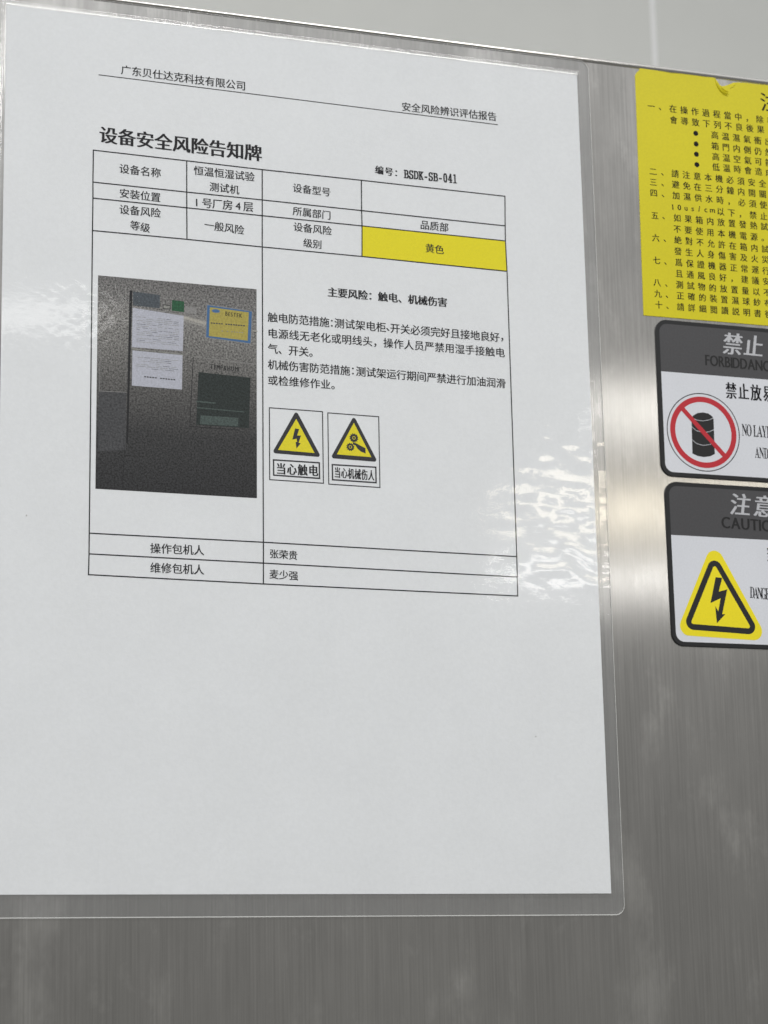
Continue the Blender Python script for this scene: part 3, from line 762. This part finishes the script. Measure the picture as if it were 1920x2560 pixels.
def make_film():
    def axis(a, b, p0, p1, step):
        s = {round(a, 3), round(b, 3)}
        for q in (p0, p1):
            for k in range(-12, 13):
                v = q + k * 0.2
                if a < v < b: s.add(round(v, 3))
        v = a + step
        while v < b:
            if min(abs(v - p0), abs(v - p1)) > 2.5: s.add(round(v, 3))
            v += step
        return sorted(s | {round(a + 0.16, 3), round(b - (0.30 if b > 250 else 0.14), 3)})
    X0, X1, Y0, Y1, RC = -4.8, 214.8, -6.0, 304.3, 3.6
    xs = axis(X0, X1, 0, 210, 0.9); ys = axis(Y0, Y1, 0, 297, 0.9)
    nx, ny = len(xs), len(ys)
    V = []
    for y in ys:
        for x in xs:
            qx, qy = x, y
            cx = X0 + RC if x < X0 + RC else X1 - RC if x > X1 - RC else None
            cy = Y0 + RC if y < Y0 + RC else Y1 - RC if y > Y1 - RC else None
            if cx is not None and cy is not None:          # square corner mapped into the rounded one
                u, v = (x - cx) / RC, (y - cy) / RC
                m_ = max(abs(u), abs(v)); h = math.hypot(u, v)
                if h > 0: qx, qy = cx + u * m_ / h * RC, cy + v * m_ / h * RC
            V.append(world((qx, qy), film_depth(qx, qy)))
    F = []; MI = []
    for j in range(ny - 1):
        for i in range(nx - 1):
            a = j * nx + i; F.append([a, a + nx, a + nx + 1, a + 1])
            mx_, my_ = (xs[i] + xs[i + 1]) / 2, (ys[j] + ys[j + 1]) / 2
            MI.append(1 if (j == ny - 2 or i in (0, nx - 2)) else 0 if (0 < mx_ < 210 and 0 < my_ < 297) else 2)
    rim = [i for i in range(nx)] + [j * nx + nx - 1 for j in range(1, ny)] + [(ny - 1) * nx + i for i in range(nx - 2, -1, -1)] + [j * nx for j in range(ny - 2, 0, -1)]
    b0 = len(V)
    for q in rim:
        p = V[q]; V.append(Vector((p.x, p.y + 0.30 * MM, p.z)))
    n = len(rim)
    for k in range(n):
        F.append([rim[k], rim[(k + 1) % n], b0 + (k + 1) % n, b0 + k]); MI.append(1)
    me = bpy.data.meshes.new('clear_film'); me.from_pydata([tuple(v) for v in V], [], F)
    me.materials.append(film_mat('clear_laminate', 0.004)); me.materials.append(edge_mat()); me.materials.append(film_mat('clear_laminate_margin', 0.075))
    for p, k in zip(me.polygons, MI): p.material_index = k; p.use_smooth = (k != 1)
    me.update()
    return link('clear_film', me, notice)
make_film()

# ------------------------------------------------------------------ yellow notice sticker
ysticker = thing('notice_sticker', 'yellow sticker with a torn top edge and black numbered Chinese instructions', 'sticker', (285, 90))
yc = (0.66, 0.585, 0.005)
ymat = bump(grain(new_mat('yellow_vinyl', yc, 0.42, spec=0.4), yc, 0.03, 1200, amt2=0.03, scale2=30), 500, 0.06, 0.0002)
yp = P['ystick']
outl = [(232.57, 90.24), (233.76, -2.9), (234.4, -4.1), (235.55, -5.1), (235.83, -6.5), (240, -6.25), (244.34, -5.85), (248.34, -5.6), (252, -5.75), (257.38, -5.85), (262, -5.75), (265.6, -6.0), (266.98, -5.8),
        (268.0, -4.6), (268.7, -3.4), (269.6, -2.9), (271.0, -3.2), (272.6, -3.9), (274.53, -4.9), (276.61, -5.3), (279.71, -5.5), (289.43, -5.6), (310, -5.3), (345.0, -5.0), (345.0, 89.8)]
mb = MB(); mb.prism(outl, 0.02, 0.22, 0.05)
backing = mb.build('vinyl_backing', ymat, ysticker)
# the wrinkle under the tear: small raised folds
def fold(pts, w, h, name):
    mb = MB(); n = 6
    rows = []
    for k, p in enumerate(pts):
        a = pts[max(k - 1, 0)]; b = pts[min(k + 1, len(pts) - 1)]
        t = Vector((b[0] - a[0], b[1] - a[1])).normalized(); nn = Vector((-t.y, t.x))
        tap = math.sin(math.pi * (k + 0.35) / (len(pts) - 0.3)) ** 0.6
        row = []
        for q in range(n + 1):
            s = q / n * 2 - 1
            pp = Vector(p) + nn * s * w * tap
            mb.v.append(world(pp, 0.20 + h * tap * math.cos(s * math.pi / 2)))
            row.append(len(mb.v) - 1)
        rows.append(row)
    for k in range(len(rows) - 1):
        for q in range(n): mb.f.append([rows[k][q], rows[k][q + 1], rows[k + 1][q + 1], rows[k + 1][q]]); mb.mi.append(0)
    return mb.build(name, ymat, ysticker, smooth=True)
fold([(267.0, -5.4), (267.6, -3.2), (268.8, -1.2), (270.4, 0.2), (271.8, 0.8)], 0.50, 0.55, 'wrinkle')
fold([(267.9, -4.2), (268.6, -2.4), (269.8, -0.9), (271.2, -0.1), (272.2, 0.0)], 0.38, 0.50, 'wrinkle')
fold([(269.2, -2.9), (270.0, -1.9), (271.2, -1.1), (272.3, -0.8)], 0.35, 0.40, 'wrinkle')
fold([(273.2, -2.6), (274.0, -3.2), (274.8, -3.8), (275.4, -4.9)], 0.25, 0.30, 'wrinkle')
write('Y', 'heading_text', 0.25, ink, backing)
write('Y', 'text_line', 0.25, ink, backing)
for c in P['ybul'][:4]:
    mb = MB(); mb.poly(circle(c, 1.0, 24, 1.02), 0.25); mb.build('bullet_dot', ink, backing)

# ------------------------------------------------------------------ the two rigid safety signs
def sp(name, c, rough=0.35, amt=0.03): return bump(grain(new_mat(name, c, rough, spec=0.4), c, amt, 1500, amt2=0.02, scale2=40), 900, 0.05, 0.0002)
sg_black = sp('sign_black', (0.012, 0.013, 0.015), 0.4)
sg_dark = sp('sign_dark_grey', (0.064, 0.064, 0.069), 0.42, 0.08)
sg_white = sp('sign_white', (0.68, 0.70, 0.75), 0.42)
sg_red = sp('sign_red', (0.50, 0.022, 0.035), 0.45)
sg_yellow = sp('sign_yellow', (0.86, 0.73, 0.012), 0.45)
sg_silver = sp('sign_silver_letters', (0.50, 0.51, 0.54), 0.4)
sg_char = sp('sign_charcoal_letters', (0.012, 0.012, 0.013), 0.5)
XR = 338.0
def plate(lx_t, lx_b, y_t, y_b, head_y, parent, bw=1.55):
    o = [(lx_t, y_t), (XR, y_t), (XR, y_b), (lx_b, y_b)]
    mb = MB(); mb.prism(fillet(o, 4.6, 12), 0.05, 0.60, 0.12); pl = mb.build('sign_plate', sg_black, parent)
    i = [(lx_t + bw, y_t + bw), (XR - bw, y_t + bw), (XR - bw, y_b - bw), (lx_b + bw, y_b - bw)]
    fx = lx_t + (lx_b - lx_t) * (head_y - y_t) / (y_b - y_t) + bw
    mb = MB(); mb.poly(fillet([i[0], i[1], (XR - bw, head_y), (fx, head_y)], [3.2, 3.2, 0, 0], 10), 0.62); hd = mb.build('header_band', sg_dark, parent)
    mb = MB(); mb.poly(fillet([(fx, head_y + 0.04), (XR - bw, head_y + 0.04), i[2], i[3]], [0, 0, 3.2, 3.2], 10), 0.62); bd = mb.build('white_panel', sg_white, parent)
    return hd, bd
psign = thing('prohibition_sign', 'dark grey and white sign with a black barrel struck through by a red ring', 'sign', (287, 149.7))
ph_, pp_ = plate(236.85, 236.55, 91.3, 149.75, 110.9, psign)
write('F', 'heading_text', 0.66, sg_silver, ph_)
write('F', 'subheading_text', 0.66, sg_char, ph_)
write('F', 'warning_text', 0.66, ink, pp_)
cc = (254.02, 132.62)
mb = MB()
mb.ring(circle(cc, 14.62, 72), circle(cc, 14.28, 72), 0.645, 1)
mb.ring(circle(cc, 13.28, 72), circle(cc, 11.25, 72), 0.645, 0)
a_, b_ = P['barline']; th = math.atan2(b_[1] - a_[1], b_[0] - a_[0])
for_end = lambda s: (cc[0] + math.cos(th) * 11.9 * s, cc[1] + math.sin(th) * 11.9 * s)
mb.line([for_end(-0.95), for_end(0.95)], 1.75, 0.675, 0)
mb.build('prohibition_ring', [sg_red, sg_black], pp_)
mb = MB(); mb.poly(P['barrel'], 0.645, 0)
bands = P['bands']
for k in range(3): mb.line(bands[k * 5:k * 5 + 5], 0.16, 0.66, 1)
mb.build('barrel_symbol', [sg_char, sg_white], pp_)

esign = thing('electric_hazard_sign', 'dark grey and white sign with a yellow triangle and black lightning bolt', 'sign', (287, 211))
eh_, pe_ = plate(237.5, 237.5, 151.7, 211.1, 171.2, esign)
write('C', 'heading_text', 0.66, sg_silver, eh_)
write('C', 'subheading_text', 0.66, sg_char, eh_)
write('C', 'warning_text', 0.66, ink, pe_)
TRC = [(255.86, 179.62), (244.24, 203.9), (269.72, 204.61)]
TRB = [(255.68, 182.63), (246.09, 202.33), (267.64, 203.11)]
TR = (3.45, 2.85, 0.75)
mb = MB()
mb.poly(swell(TRC, TR[0]), 0.645, 1)
mb.ring(swell(TRB, TR[1]), swell(TRB, TR[2]), 0.66, 0)
mb.poly(P['cbolt'], 0.66, 0)
mb.build('hazard_triangle', [sg_black, sg_yellow], pe_)
